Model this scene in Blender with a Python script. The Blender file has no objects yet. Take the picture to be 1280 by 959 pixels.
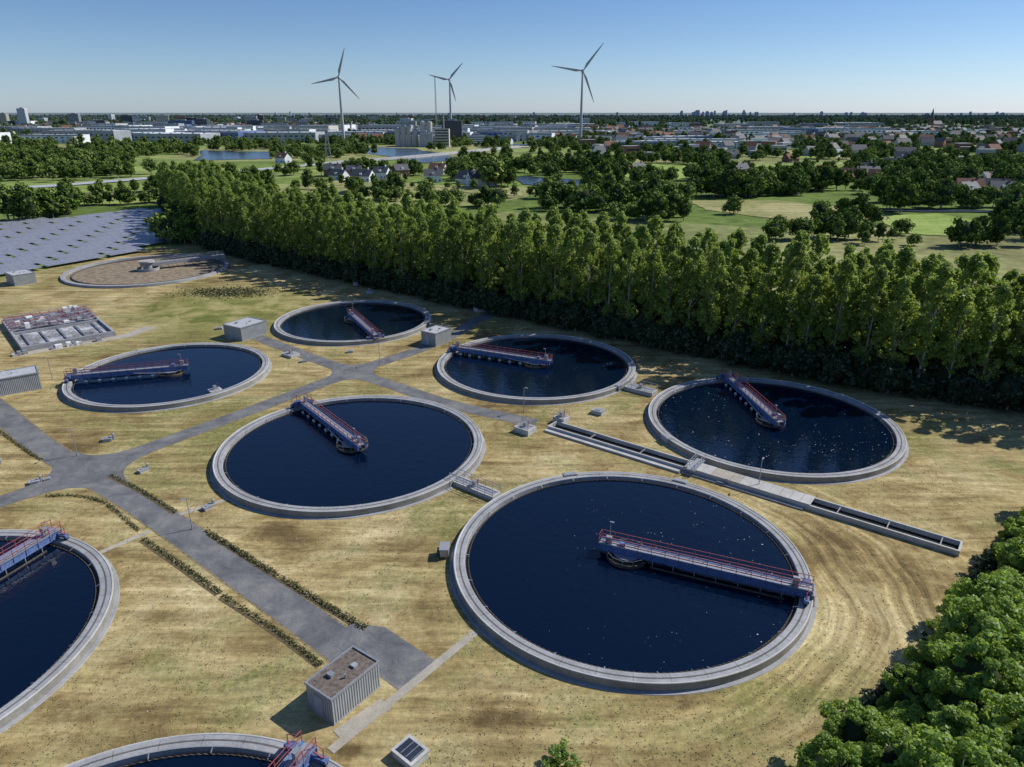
import bpy, math, random
import numpy as np
from mathutils import Vector, Matrix
R=random.Random(7); NR=np.random.RandomState(11)
scene=bpy.context.scene
COL=scene.collection
# ------------------------------------------------------------------ render / world
scene.view_settings.view_transform='Standard'; scene.view_settings.look='None'
scene.view_settings.exposure=0; scene.view_settings.gamma=1
SUN_AZ=math.radians(68); SUN_EL=math.radians(42)
w=bpy.data.worlds.new("World"); scene.world=w; w.use_nodes=True
nt=w.node_tree; nt.nodes.clear()
sky=nt.nodes.new('ShaderNodeTexSky'); sky.sky_type='NISHITA'; sky.sun_disc=False
sky.sun_elevation=SUN_EL; sky.sun_rotation=SUN_AZ; sky.air_density=1.0; sky.dust_density=0.3; sky.ozone_density=3.0; sky.altitude=0
# clear-day colour balance of the sky by elevation (bluer air near the horizon)
tcw=nt.nodes.new('ShaderNodeTexCoord'); spw=nt.nodes.new('ShaderNodeSeparateXYZ'); nt.links.new(tcw.outputs['Generated'],spw.inputs[0])
rw=nt.nodes.new('ShaderNodeValToRGB'); nt.links.new(spw.outputs[2],rw.inputs[0])
e=rw.color_ramp.elements; e[0].position=0; e[0].color=(.82,.99,1.48,1); e[1].position=.45; e[1].color=(.78,.92,1.15,1)
for p,c in((.045,(.72,.88,1.2)),(.10,(.62,.77,1.04)),(.17,(.53,.69,1.0)),(.26,(.62,.77,1.04))):
    q=e.new(p); q.color=c+(1,)
mw=nt.nodes.new('ShaderNodeMixRGB'); mw.blend_type='MULTIPLY'; mw.inputs[0].default_value=1
nt.links.new(sky.outputs[0],mw.inputs[1]); nt.links.new(rw.outputs[0],mw.inputs[2])
bg=nt.nodes.new('ShaderNodeBackground'); bg.inputs[1].default_value=0.1
wo=nt.nodes.new('ShaderNodeOutputWorld')
nt.links.new(mw.outputs[0],bg.inputs[0]); nt.links.new(bg.outputs[0],wo.inputs[0])
sl=bpy.data.lights.new('sun','SUN'); sl.energy=5.0; sl.angle=math.radians(0.5); sl.color=(1,0.96,0.89)
so=bpy.data.objects.new('sun',sl); COL.objects.link(so)
sd=Vector((math.sin(SUN_AZ)*math.cos(SUN_EL),math.cos(SUN_AZ)*math.cos(SUN_EL),math.sin(SUN_EL)))
so.rotation_euler=sd.to_track_quat('Z','Y').to_euler(); so.location=(60,40,120)
cam=bpy.data.cameras.new('camera'); co=bpy.data.objects.new('camera',cam); COL.objects.link(co)
co.location=(0,0,50); co.rotation_euler=(math.radians(90-20.94),0,0)
cam.sensor_width=36; cam.lens=887/1280*36; cam.clip_end=60000; cam.clip_start=0.5
scene.camera=co

# ------------------------------------------------------------------ materials
class NT:
    def __init__(s,name):
        s.m=bpy.data.materials.new(name); s.m.use_nodes=True; s.t=s.m.node_tree; s.t.nodes.clear()
        s.out=s.t.nodes.new('ShaderNodeOutputMaterial')
        s.pos=s.t.nodes.new('ShaderNodeNewGeometry').outputs['Position']
    def n(s,ty,**k):
        q=s.t.nodes.new('ShaderNode'+ty)
        for a,b in k.items(): setattr(q,a,b)
        return q
    def put(s,sock,v):
        if isinstance(v,bpy.types.NodeSocket): s.t.links.new(v,sock)
        elif isinstance(v,(tuple,list)):
            sock.default_value=tuple(v)+((1,) if len(v)==3 and sock.type=='RGBA' else ())
        else: sock.default_value=v
    def noise(s,scale,detail=4,vec=None,rough=.55,dist=0):
        q=s.n('TexNoise'); s.put(q.inputs['Vector'],vec or s.pos); q.inputs['Scale'].default_value=scale
        q.inputs['Detail'].default_value=detail; q.inputs['Roughness'].default_value=rough; q.inputs['Distortion'].default_value=dist
        return q.outputs[0]
    def math(s,op,a,b=0.0,clamp=False):
        q=s.n('Math',operation=op,use_clamp=clamp); s.put(q.inputs[0],a); s.put(q.inputs[1],b); return q.outputs[0]
    def maprange(s,v,a,b,c,d):
        q=s.n('MapRange'); s.put(q.inputs[0],v)
        for i,x in enumerate((a,b,c,d)): q.inputs[i+1].default_value=x
        return q.outputs[0]
    def ramp(s,f,stops,interp='LINEAR'):
        q=s.n('ValToRGB'); s.put(q.inputs[0],f); e=q.color_ramp.elements; q.color_ramp.interpolation=interp
        while len(e)<len(stops): e.new(.5)
        for i,(p,c) in enumerate(stops):
            e[i].position=p
            if not isinstance(c,(tuple,list)): c=(c,c,c)
            e[i].color=tuple(c)+(1,)
        return q.outputs[0]
    def mix(s,f,a,b,mode='MIX'):
        q=s.n('MixRGB',blend_type=mode); s.put(q.inputs[0],f); s.put(q.inputs[1],a); s.put(q.inputs[2],b); return q.outputs[0]
    def mapping(s,rot=0,scale=(1,1,1),vec=None):
        q=s.n('Mapping'); s.put(q.inputs[0],vec or s.pos); q.inputs['Rotation'].default_value=(0,0,rot); q.inputs['Scale'].default_value=scale
        return q.outputs[0]
    def bump(s,h,strength=.3,dist=.1):
        q=s.n('Bump'); s.put(q.inputs['Height'],h); q.inputs['Strength'].default_value=strength; q.inputs['Distance'].default_value=dist
        return q.outputs[0]
    def bsdf(s,color,rough=.8,metal=0,spec=.3,normal=None,ior=None):
        q=s.n('BsdfPrincipled'); s.put(q.inputs['Base Color'],color); s.put(q.inputs['Roughness'],rough)
        q.inputs['Metallic'].default_value=metal; q.inputs['Specular IOR Level'].default_value=spec
        if ior: q.inputs['IOR'].default_value=ior
        if normal: s.put(q.inputs['Normal'],normal)
        return q.outputs[0]
    def end(s,sh): s.t.links.new(sh,s.out.inputs[0]); return s.m

def plain(name,c,rough=.7,metal=0,var=.18,scale=.8,spec=.3):
    s=NT(name); f=s.noise(scale*2,5,rough=.7)
    c0=tuple(max(0,x*(1-var*1.6)) for x in c); c1=tuple(min(1,x*(1+var*1.2)) for x in c)
    return s.end(s.bsdf(s.ramp(f,[(.3,c0),(.7,c1)]),rough,metal,spec))

# lawn
def lawn_mat():
    s=NT('dry_lawn')
    big=s.noise(.022,3); mid=s.noise(.12,6,rough=.72,dist=.6); fine=s.noise(1.3,6,rough=.85); brown=s.noise(.05,4,rough=.68,dist=.8)
    stre=s.noise(1,4,vec=s.mapping(rot=math.radians(38),scale=(.07,.6,.3)),rough=.7,dist=.5)
    sub=s.n('VectorMath',operation='SUBTRACT'); s.put(sub.inputs[0],s.pos); sub.inputs[1].default_value=(11.5,69.5,0)
    ln=s.n('VectorMath',operation='LENGTH'); s.t.links.new(sub.outputs[0],ln.inputs[0])
    cb=s.n('CombineXYZ'); s.put(cb.inputs[0],s.math('ADD',ln.outputs['Value'],s.math('MULTIPLY',big,14)))
    sc=s.n('VectorMath',operation='SCALE'); s.t.links.new(sub.outputs[0],sc.inputs[0]); sc.inputs['Scale'].default_value=.05
    ad=s.n('VectorMath',operation='ADD'); s.t.links.new(sc.outputs[0],ad.inputs[0]); s.t.links.new(cb.outputs[0],ad.inputs[1])
    ring=s.noise(.70,4,vec=ad.outputs[0],rough=.7,dist=.2)
    sp=s.n('SeparateXYZ'); s.put(sp.inputs[0],s.pos)
    m1=s.math('MULTIPLY',s.maprange(ln.outputs['Value'],34,48,1,0),s.maprange(sp.outputs[0],5,28,.0,.95))
    st=s.mix(m1,stre,ring)
    f=s.math('ADD',s.math('ADD',s.math('MULTIPLY',st,.18),s.math('MULTIPLY',mid,.42)),s.math('MULTIPLY',brown,.40))
    dry=s.ramp(f,[(.39,(.145,.103,.045)),(.455,(.26,.195,.085)),(.515,(.38,.30,.145)),(.60,(.53,.44,.25))])
    grn=s.ramp(fine,[(.3,(.095,.105,.026)),(.7,(.225,.215,.07))])
    gf=s.ramp(s.math('ADD',s.math('MULTIPLY',big,.45),s.math('MULTIPLY',mid,.55)),[(.475,0),(.59,.85)])
    col=s.mix(gf,dry,grn)
    col=s.mix(s.math('ADD',.5,s.math('MULTIPLY',m1,.35)),col,s.ramp(st,[(.36,.62),(.47,.95),(.53,1.05),(.64,1.45)]),'MULTIPLY')
    col=s.mix(.75,col,s.ramp(fine,[(.25,.40),(.5,1.),(.75,1.6)]),'MULTIPLY')
    vm=s.n('VectorMath',operation='DISTANCE'); s.put(vm.inputs[0],s.pos); vm.inputs[1].default_value=(-78,190,0)
    lm=s.maprange(s.math('ADD',vm.outputs['Value'],s.math('MULTIPLY',mid,26)),26,44,.85,0)
    col=s.mix(lm,col,s.ramp(mid,[(.38,(.10,.13,.03)),(.5,(.21,.21,.065)),(.60,(.36,.31,.14))]))
    return s.end(s.bsdf(col,.95,spec=.1,normal=s.bump(s.noise(1.6,3,rough=.8),.6,.13)))
M_LAWN=lawn_mat()
def haze_tint(s,c,a=900,b=6000,mx=.75,hc=(.12,.165,.215)):  # bluish distance haze mixed into the base colour with growing Y
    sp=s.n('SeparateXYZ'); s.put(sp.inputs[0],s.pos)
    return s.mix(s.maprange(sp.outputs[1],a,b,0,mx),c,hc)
def far_ground():
    s=NT('countryside')
    v=s.n('TexVoronoi'); s.put(v.inputs['Vector'],s.mapping(rot=.5,scale=(1/230,1/130,1))); v.inputs['Scale'].default_value=1
    sep=s.n('SeparateColor'); s.t.links.new(v.outputs['Color'],sep.inputs[0])
    c=s.ramp(sep.outputs[0],[(0,(.11,.16,.04)),(.35,(.16,.22,.055)),(.6,(.23,.29,.09)),(.8,(.32,.30,.14)),(1,(.14,.19,.055))])
    n=s.noise(.012,5,rough=.7); n2=s.noise(.15,4)
    c=s.mix(.7,c,s.ramp(n,[(.3,.5),(.7,1.4)]),'MULTIPLY'); c=s.mix(.7,c,s.ramp(n2,[(.3,.5),(.7,1.35)]),'MULTIPLY')
    return s.end(s.bsdf(haze_tint(s,c),.95,spec=.05))
M_FAR=far_ground()
def field_mat(name,a,b):
    s=NT(name); n=s.noise(.02,5,rough=.75,dist=.8); st=s.noise(1,3,vec=s.mapping(rot=.6,scale=(.01,.3,1)))
    f=s.math('ADD',s.math('MULTIPLY',n,.65),s.math('MULTIPLY',st,.35))
    return s.end(s.bsdf(s.mix(.6,s.ramp(f,[(.40,a),(.60,b)]),s.ramp(s.noise(.30,6,rough=.85),[(.3,.35),(.7,1.5)]),'MULTIPLY'),.95,spec=.05))
M_F1=field_mat('meadow_green',(.14,.20,.045),(.29,.34,.10))
M_F2=field_mat('meadow_straw',(.17,.19,.06),(.40,.36,.18))
M_F3=field_mat('meadow_bright',(.19,.28,.06),(.33,.40,.12))
def asphalt():
    s=NT('asphalt'); n=s.noise(.22,6,rough=.75,dist=.5); f=s.noise(9,3); 
    c=s.ramp(n,[(.35,(.095,.098,.105)),(.5,(.145,.147,.152)),(.66,(.22,.215,.205))])
    c=s.mix(.6,c,s.ramp(f,[(.3,.65),(.7,1.3)]),'MULTIPLY')
    return s.end(s.bsdf(c,.9,spec=.2))
M_ASPH=asphalt()
def concrete(name,c,dirt=.5):
    s=NT(name); n=s.noise(.5,5,rough=.75); f=s.noise(5,3,rough=.7); d=s.noise(.13,2)
    col=s.mix(s.ramp(n,[(.4,0),(.7,dirt)]),c,tuple(x*.5 for x in c))
    col=s.mix(.6,col,s.ramp(f,[(.3,.75),(.7,1.2)]),'MULTIPLY'); col=s.mix(.5,col,s.ramp(d,[(.35,.8),(.65,1.15)]),'MULTIPLY')
    return s.end(s.bsdf(col,.85,spec=.25))
M_CON=concrete('concrete',(.34,.345,.355),.6); M_CONL=concrete('concrete_light',(.48,.475,.45),.45); M_COND=concrete('concrete_dark',(.13,.125,.115),.6)
M_CONW=concrete('concrete_wall',(.29,.28,.25),.7)
M_PATH=concrete('paving',(.40,.365,.30),.5)
def water(name,base,speck=False,rough=.03,amp=.05):
    s=NT(name); n=s.noise(.9,2,dist=.3); n2=s.noise(.06,2); n3=s.noise(3.0,2)
    hgt=s.math('ADD',s.math('ADD',n,s.math('MULTIPLY',n2,.7)),s.math('MULTIPLY',n3,.3))
    b=s.bsdf(base,rough,spec=.5,normal=s.bump(hgt,amp,.25),ior=1.33)
    if speck:
        # white flecks: floating scum plus sun glints painted into the colour, denser eastwards
        sx=s.n('SeparateXYZ'); s.put(sx.inputs[0],s.pos); east=s.maprange(sx.outputs[0],-2,22,.1,1.0); sh=None
        for sc_,mx_,seed,pw in((1.4,.15,0,3.0),(2.4,.18,37,2.4)):
            mp=s.n('Mapping'); s.put(mp.inputs[0],s.pos); mp.inputs['Location'].default_value=(seed,seed*.7,0)
            v=s.n('TexVoronoi'); s.put(v.inputs['Vector'],mp.outputs[0]); v.inputs['Scale'].default_value=sc_
            sep=s.n('SeparateColor'); s.t.links.new(v.outputs['Color'],sep.inputs[0])
            mask=s.math('MULTIPLY',s.ramp(s.noise(.075,4,rough=.75,vec=mp.outputs[0]),[(.45,0),(.57,1)]),east)
            siz=s.math('MULTIPLY',s.math('POWER',sep.outputs[0],pw),mx_)
            d=s.math('LESS_THAN',v.outputs['Distance'],s.math('MULTIPLY',siz,mask)); sh=d if sh is None else s.math('MAXIMUM',sh,d)
        mx=s.n('MixShader'); s.put(mx.inputs[0],s.math('MULTIPLY',sh,.85)); s.t.links.new(b,mx.inputs[1]); s.t.links.new(s.bsdf((.6,.6,.57),.7),mx.inputs[2]); b=mx.outputs[0]
    return s.end(b)
M_WAT=water('tank_water',(.0012,.0060,.020),True,.03,.16)
M_RIV=water('river_water',(.05,.075,.10),False,.2,.3)
def leaf(name,dark,light,trans=.35,tcol=(.22,.30,.04)):
    s=NT(name)
    isl=s.t.nodes.new('ShaderNodeNewGeometry').outputs['Random Per Island']
    ob=s.n('ObjectInfo').outputs['Random']
    f=s.math('ADD',s.math('MULTIPLY',isl,.55),s.math('MULTIPLY',ob,.45))
    c=s.ramp(f,[(.1,dark),(.9,light)])
    t=s.n('BsdfTranslucent'); s.put(t.inputs[0],s.mix(.6,c,tcol))
    d=s.n('BsdfDiffuse'); s.put(d.inputs[0],c)
    g=s.n('BsdfGlossy'); g.inputs['Roughness'].default_value=.5; g.inputs[0].default_value=(.9,.95,1,1)
    m0=s.n('MixShader'); m0.inputs[0].default_value=.05; s.t.links.new(d.outputs[0],m0.inputs[1]); s.t.links.new(g.outputs[0],m0.inputs[2])
    mx=s.n('MixShader'); mx.inputs[0].default_value=trans
    s.t.links.new(m0.outputs[0],mx.inputs[1]); s.t.links.new(t.outputs[0],mx.inputs[2])
    return s.end(mx.outputs[0])
M_LPOP=leaf('poplar_leaves',(.11,.175,.03),(.27,.36,.07),.5,(.52,.64,.10))
M_LNEAR=leaf('broadleaf_leaves',(.11,.19,.025),(.28,.40,.065),.5,(.50,.66,.09))
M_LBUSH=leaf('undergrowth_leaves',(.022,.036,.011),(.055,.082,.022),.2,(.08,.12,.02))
M_LHEDGE=leaf('hedge_leaves',(.09,.09,.028),(.21,.19,.075),.2,(.15,.15,.04))
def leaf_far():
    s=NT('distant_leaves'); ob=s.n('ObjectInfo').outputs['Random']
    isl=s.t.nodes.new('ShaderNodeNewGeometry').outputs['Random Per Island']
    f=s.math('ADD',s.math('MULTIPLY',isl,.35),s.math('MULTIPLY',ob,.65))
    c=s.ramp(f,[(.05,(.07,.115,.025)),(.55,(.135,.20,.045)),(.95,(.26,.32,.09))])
    d=s.n('BsdfDiffuse'); s.put(d.inputs[0],haze_tint(s,c)); return s.end(d.outputs[0])
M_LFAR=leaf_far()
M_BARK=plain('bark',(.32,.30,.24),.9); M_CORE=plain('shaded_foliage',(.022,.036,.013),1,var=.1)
M_BLUE=plain('blue_painted_steel',(.12,.18,.36),.45,.1,var=.25,scale=2)
M_RED=plain('red_painted_steel',(.32,.085,.09),.5,.1,var=.2,scale=2)
M_GALV=plain('galvanised_steel',(.38,.39,.41),.45,.5,var=.2,scale=2)
M_GRATE=plain('walkway_grating',(.30,.31,.34),.6,.2,var=.15,scale=4)
M_RUST=plain('stained_steel',(.12,.10,.075),.8,.2,var=.4,scale=1.5)
M_DARK=plain('dark_void',(.012,.013,.014),.9); M_BLACK=plain('rubber',(.02,.02,.02),.8)
M_ROOF=plain('bitumen_roof',(.15,.125,.105),.95,var=.4,scale=1.2); M_ROOFL=plain('light_roof',(.40,.41,.43),.8)
M_TUR=plain('turbine_backlit_grey',(.40,.42,.46),.5,var=.05); M_MUD=plain('basin_mud',(.24,.19,.13),.95,var=.4,scale=.3)  # turbine white greyed in the colour to stand for its backlit side
M_WHITE=plain('white_cladding',(.72,.74,.77),.6,var=.08,scale=.05); M_GREYC=plain('grey_cladding',(.33,.35,.38),.6,var=.12,scale=.05)
M_DKC=plain('dark_cladding',(.08,.09,.11),.6); M_BRICK=plain('brick',(.24,.14,.10),.9); M_TILE=plain('roof_tiles',(.20,.10,.07),.85); M_SLATE=plain('slate_tiles',(.09,.095,.105),.7)
M_GLASS=plain('window_glass',(.03,.04,.055),.15,spec=.6); M_BUILD=plain('render_wall',(.50,.47,.42),.8,var=.1,scale=.05)
M_WH=plain('white_paint',(.75,.75,.73),.5)
def corrugated():
    s=NT('corrugated_cladding'); tc=s.n('TexCoord').outputs['Object']
    sp=s.n('SeparateXYZ'); s.put(sp.inputs[0],tc)
    wv=s.math('SINE',s.math('MULTIPLY',s.math('ADD',sp.outputs[0],sp.outputs[1]),22))
    c=s.ramp(s.math('ADD',s.math('MULTIPLY',wv,.5),.5),[(.1,(.22,.24,.26)),(.6,(.34,.36,.38)),(1,(.40,.42,.43))])
    c=s.mix(.5,c,s.ramp(s.noise(.8,5),[(.3,.7),(.7,1.2)]),'MULTIPLY')
    return s.end(s.bsdf(c,.5,.2,normal=s.bump(wv,.6,.06)))
M_CORR=corrugated()
def solar():
    s=NT('solar_panel'); tc=s.n('TexCoord').outputs['UV']
    br=s.n('TexBrick'); s.put(br.inputs['Vector'],tc); br.offset=0; br.inputs['Scale'].default_value=1
    br.inputs['Color1'].default_value=(.14,.15,.19,1); br.inputs['Color2'].default_value=(.19,.20,.24,1); br.inputs['Mortar'].default_value=(.55,.55,.57,1)
    br.inputs['Mortar Size'].default_value=.05; br.inputs['Brick Width'].default_value=1.05; br.inputs['Row Height'].default_value=1.55
    return s.end(s.bsdf(br.outputs[0],.42,spec=.5))
M_SOL=solar()
def foam():
    s=NT('aeration_foam'); n=s.noise(1.3,6,rough=.8); n2=s.noise(.25,3)
    c=s.ramp(s.math('ADD',s.math('MULTIPLY',n,.6),s.math('MULTIPLY',n2,.4)),[(.40,(.09,.09,.085)),(.5,(.28,.28,.29)),(.62,(.60,.60,.62))])
    return s.end(s.bsdf(c,.7))
M_FOAM=foam()

# ------------------------------------------------------------------ mesh builder
class MB:
    def __init__(s): s.v=[];s.f=[];s.mi=[];s.mats=[];s.uv={}
    def m(s,mat):
        if mat not in s.mats: s.mats.append(mat)
        return s.mats.index(mat)
    def add(s,vs,fs,mat):
        b=len(s.v); s.v+= [tuple(x) for x in vs]; i=s.m(mat)
        for f in fs: s.f.append(tuple(b+k for k in f)); s.mi.append(i)
    def box(s,x0,x1,y0,y1,z0,z1,mat,top=None,yaw=0,c=(0,0)):
        vs=[(x0,y0,z0),(x1,y0,z0),(x1,y1,z0),(x0,y1,z0),(x0,y0,z1),(x1,y0,z1),(x1,y1,z1),(x0,y1,z1)]
        if yaw or c!=(0,0):
            ca,sa=math.cos(yaw),math.sin(yaw); vs=[(c[0]+x*ca-y*sa,c[1]+x*sa+y*ca,z) for x,y,z in vs]
        s.add(vs,[(3,2,1,0),(0,1,5,4),(1,2,6,5),(2,3,7,6),(3,0,4,7)],mat); s.add(vs,[(4,5,6,7)],top or mat)
    def beam(s,p,q,wd,h,mat):
        p=Vector(p);q=Vector(q);d=(q-p).normalized(); up=Vector((0,0,1)) if abs(d.z)<.95 else Vector((1,0,0))
        a=d.cross(up).normalized()*wd/2; b=a.cross(d).normalized()*h/2
        vs=[p-a-b,p+a-b,p+a+b,p-a+b,q-a-b,q+a-b,q+a+b,q-a+b]
        s.add(vs,[(0,1,2,3),(7,6,5,4),(0,4,5,1),(1,5,6,2),(2,6,7,3),(3,7,4,0)],mat)
    def cyl(s,p,q,r0,r1,n,mat,cap=True):
        p=Vector(p);q=Vector(q);d=(q-p).normalized(); up=Vector((0,0,1)) if abs(d.z)<.95 else Vector((1,0,0))
        a=d.cross(up).normalized(); b=d.cross(a)
        vs=[];
        for o,r in((p,r0),(q,r1)):
            for i in range(n):
                t=2*math.pi*i/n; vs.append(o+a*math.cos(t)*r+b*math.sin(t)*r)
        fs=[(i,(i+1)%n,n+(i+1)%n,n+i) for i in range(n)]
        if cap: fs+=[tuple(range(n))[::-1],tuple(range(n,2*n))]
        s.add(vs,fs,mat)
    def rev(s,prof,n,mat,c=(0,0),a0=0,a1=2*math.pi):
        full=abs(a1-a0-2*math.pi)<1e-6; k=len(prof); cnt=n if full else n+1; vs=[]
        for i in range(cnt):
            t=a0+(a1-a0)*i/n
            for r,z in prof: vs.append((c[0]+r*math.cos(t),c[1]+r*math.sin(t),z))
        fs=[]
        for i in range(n):
            j=(i+1)%cnt
            for a in range(k-1): fs.append((i*k+a,j*k+a,j*k+a+1,i*k+a+1))
        s.add(vs,fs,mat)
    def poly(s,pts,z,mat): s.add([(x,y,z) for x,y in pts],[tuple(range(len(pts)))],mat)
    def build(s,name,loc=(0,0,0),yaw=0,parent=None,smooth=False):
        me=bpy.data.meshes.new(name); me.from_pydata(s.v,[],s.f); 
        for m in s.mats: me.materials.append(m)
        me.polygons.foreach_set('material_index',s.mi)
        if smooth: me.polygons.foreach_set('use_smooth',[True]*len(s.f))
        me.update(); o=bpy.data.objects.new(name,me); COL.objects.link(o); o.location=loc; o.rotation_euler=(0,0,yaw)
        if parent: o.parent=parent
        return o
def empty(name,loc=(0,0,0),yaw=0):
    e=bpy.data.objects.new(name,None); COL.objects.link(e); e.location=loc; e.rotation_euler=(0,0,yaw); e.empty_display_size=1; return e
def sheet(name,pts,z,mat,zfix=0):
    b=MB(); b.poly(pts,z,mat); o=b.build(name)
    if o.data.polygons[0].normal.z<0: o.data.flip_normals()
    return o

# ------------------------------------------------------------------ ground
sheet('ground',[(-40000,-3000),(40000,-3000),(40000,50000),(-40000,50000)],0,M_FAR)
sheet('site_lawn',[(-320,-120),(150,-120),(150,112),(105,122),(86,139),(44,166),(12,192),(-62,250),(-112,305),(-128,306),(-168,236),(-320,120)],.02,M_LAWN)
fz=.25
def wobble(p,amp=.04,k=6):
    o=[];n=len(p)
    for i in range(n):
        a=Vector(p[i]);c=Vector(p[(i+1)%n]);L=(c-a).length;nn=Vector((-(c-a).y,(c-a).x)).normalized()
        for j in range(k): o.append(tuple(a+(c-a)*j/k+nn*(R.uniform(-1,1)*amp*L if j else 0)))
    return o
FIELDS=[([(52,960),(171,998),(175,785),(75,775)],M_F2),([(76,725),(148,763),(192,725),(146,585),(98,560)],M_F3),
    ([(108,437),(160,440),(197,388),(186,357),(140,352),(105,396)],M_F2),([(192,372),(224,380),(228,343),(204,303),(168,316)],M_F3),
    ([(-150,530),(-40,492),(8,462),(6,500),(-130,590)],M_F2),([(-335,470),(-236,500),(-232,535),(-350,524)],M_F1),
    ([(-262,415),(-190,436),(-186,470),(-262,460)],M_F1),([(520,910),(740,1090),(700,1250),(500,1000)],M_F1),
    ([(-60,780),(40,800),(50,960),(-40,900)],M_F1),([(210,640),(300,620),(330,740),(240,760)],M_F1),([(-520,1300),(-300,1250),(-320,1420),(-560,1450)],M_F3),
    ([(-330,600),(-215,640),(-180,720),(-250,700)],M_F1),([(200,1150),(420,1100),(450,1250),(230,1300)],M_F1),([(-190,640),(-120,650),(-100,740),(-170,730)],M_F1),([(330,860),(450,880),(470,1010),(340,980)],M_F3)]
for i,(p,m) in enumerate(FIELDS): sheet('meadow',wobble(p),fz,m)
WATERS=[[(-430,1030),(-318,990),(-272,845),(-350,815)],[(-250,1130),(-140,1090),(-56,840),(-90,770),(-178,940)],
  [(-4,616),(30,598),(60,566),(54,515),(28,520),(8,540)],[(190,402),(290,388),(290,374),(196,390)],[(-20,1180),(90,1230),(100,1270),(-30,1230)]]
for p in WATERS: sheet('river_water',wobble(p,.03,4),.45,M_RIV)

def strip(pts,wd):
    P=[Vector(p) for p in pts]; L=[];Rr=[]
    for i,p in enumerate(P):
        d=((P[min(i+1,len(P)-1)]-P[max(i-1,0)])).normalized(); n=Vector((-d.y,d.x))*wd/2
        L.append(p+n);Rr.append(p-n)
    return L,Rr
def smoothpts(pts,k=6):
    P=[Vector(p) for p in pts]; P=[2*P[0]-P[1]]+P+[2*P[-1]-P[-2]]; o=[]
    for i in range(1,len(P)-2):
        for j in range(k):
            t=j/k; a,b,c,d=P[i-1],P[i],P[i+1],P[i+2]
            o.append(.5*((2*b)+(c-a)*t+(2*a-5*b+4*c-d)*t*t+(-a+3*b-3*c+d)*t**3))
    o.append(P[-2]); return o
def road(name,pts,wd,z,mat,sm=True):
    if sm: pts=smoothpts(pts)
    L,Q=strip(pts,wd); n=len(L); b=MB()
    b.add([(p.x,p.y,z) for p in L]+[(p.x,p.y,z) for p in Q],[(n+i,n+i+1,i+1,i) for i in range(n-1)],mat)
    return b.build(name)
rA=[(-112,134),(-91.4,116.5),(-75.2,102.5),(-63.6,93.9),(-50.3,84.2),(-31.4,68.9),(-17.8,57.6),(-12.8,53.4)]
rB=[(-90,66),(-80,74.5),(-69.2,86.5),(-63,94.5),(-56.8,103.4),(-45.2,119.4),(-32.9,137.3),(-20.0,153.2),(-13,166),(-8,178),(2,190),(14,199)]
rC=[(-66,166),(-58.2,159.3),(-46,148.4),(-32.9,137.3),(-22,128.5),(-11.7,120.2),(4.0,111.5)]
M_VERGE=plain('worn_verge',(.22,.18,.10),1,var=.45,scale=1.2)
road('asphalt_road',rA,4.0,.030,M_ASPH); road('asphalt_road',rB,3.5,.034,M_ASPH); road('asphalt_road',rC,3.3,.038,M_ASPH)
road('road_verge',rA,4.5,.0235,M_VERGE); road('road_verge',rB,3.95,.0255,M_VERGE); road('road_verge',rC,3.75,.0275,M_VERGE)
sheet('asphalt_apron',[(-19.2,58.2),(-16.5,60.4),(-13.2,59.8),(-7.4,54.9),(-10.2,50.9),(-13.8,54)],.042,M_ASPH)
def junction(J,dirs,wh,Ln,z):
    J=Vector(J); D=sorted([Vector(d).normalized() for d in dirs],key=lambda d:math.atan2(d.y,d.x)); b=MB(); N=len(D)
    for i in range(N):
        a=D[i]; c=D[(i+1)%N]; na=Vector((-a.y,a.x)); nc=Vector((c.y,-c.x))
        p0=J+a*Ln+na*wh; p2=J+c*Ln+nc*wh
        ph=(math.atan2(c.y,c.x)-math.atan2(a.y,a.x))%(2*math.pi)
        if ph>math.pi*.97: continue
        k=J+(a+c)/max(.2,math.sin(ph))*wh
        cur=[(1-t)**2*p0+2*t*(1-t)*k+t*t*p2 for t in [q/10 for q in range(11)]]
        for u,v in zip(cur[:-1],cur[1:]): b.add([(J.x,J.y,z),(u.x,u.y,z),(v.x,v.y,z)],[(0,1,2)],M_ASPH)
    b.build('road_junction')
junction((-63.2,94.2),[(-12,8.5),(13,-9.6),(-6,-8),(6.3,9)],1.95,9,.046)
junction((-32.9,137.3),[(-12.5,11),(11,-9),(-10.5,-16),(11,14)],1.7,7,.046)
road('paving_path',[(-15.2,44.5),(-3.7,59.1)],.9,.050,M_PATH,False); road('paving_path',[(-50.5,72.6),(-46.2,77.9)],.8,.028,M_PATH,False)
road('paving_path',[(-44.6,81.5),(-39.3,86)],.8,.028,M_PATH,False); road('paving_path',[(-11.4,49.6),(-12.6,48.4),(-14.9,46.0)],1.6,.054,M_PATH,False)
road('paving_path',[(-97,121),(-91,116)],1.2,.029,M_PATH,False)
road('highway',[(-480,440),(-358,500),(-284,601),(-200,740),(-120,860),(-60,980),(20,1150)],18,.6,M_ROOFL)
b=MB()
for a,c in zip([(-200,740),(-120,860),(-60,980)],[(-120,860),(-60,980),(20,1150)]):
    d=Vector((c[0]-a[0],c[1]-a[1])).normalized(); n=(-d.y*10,d.x*10)
    for sgn in(1,-1): b.beam((a[0]+n[0]*sgn,a[1]+n[1]*sgn,1.2),(c[0]+n[0]*sgn,c[1]+n[1]*sgn,1.2),.5,1.4,M_CONL)
b.build('highway_barrier')

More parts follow.
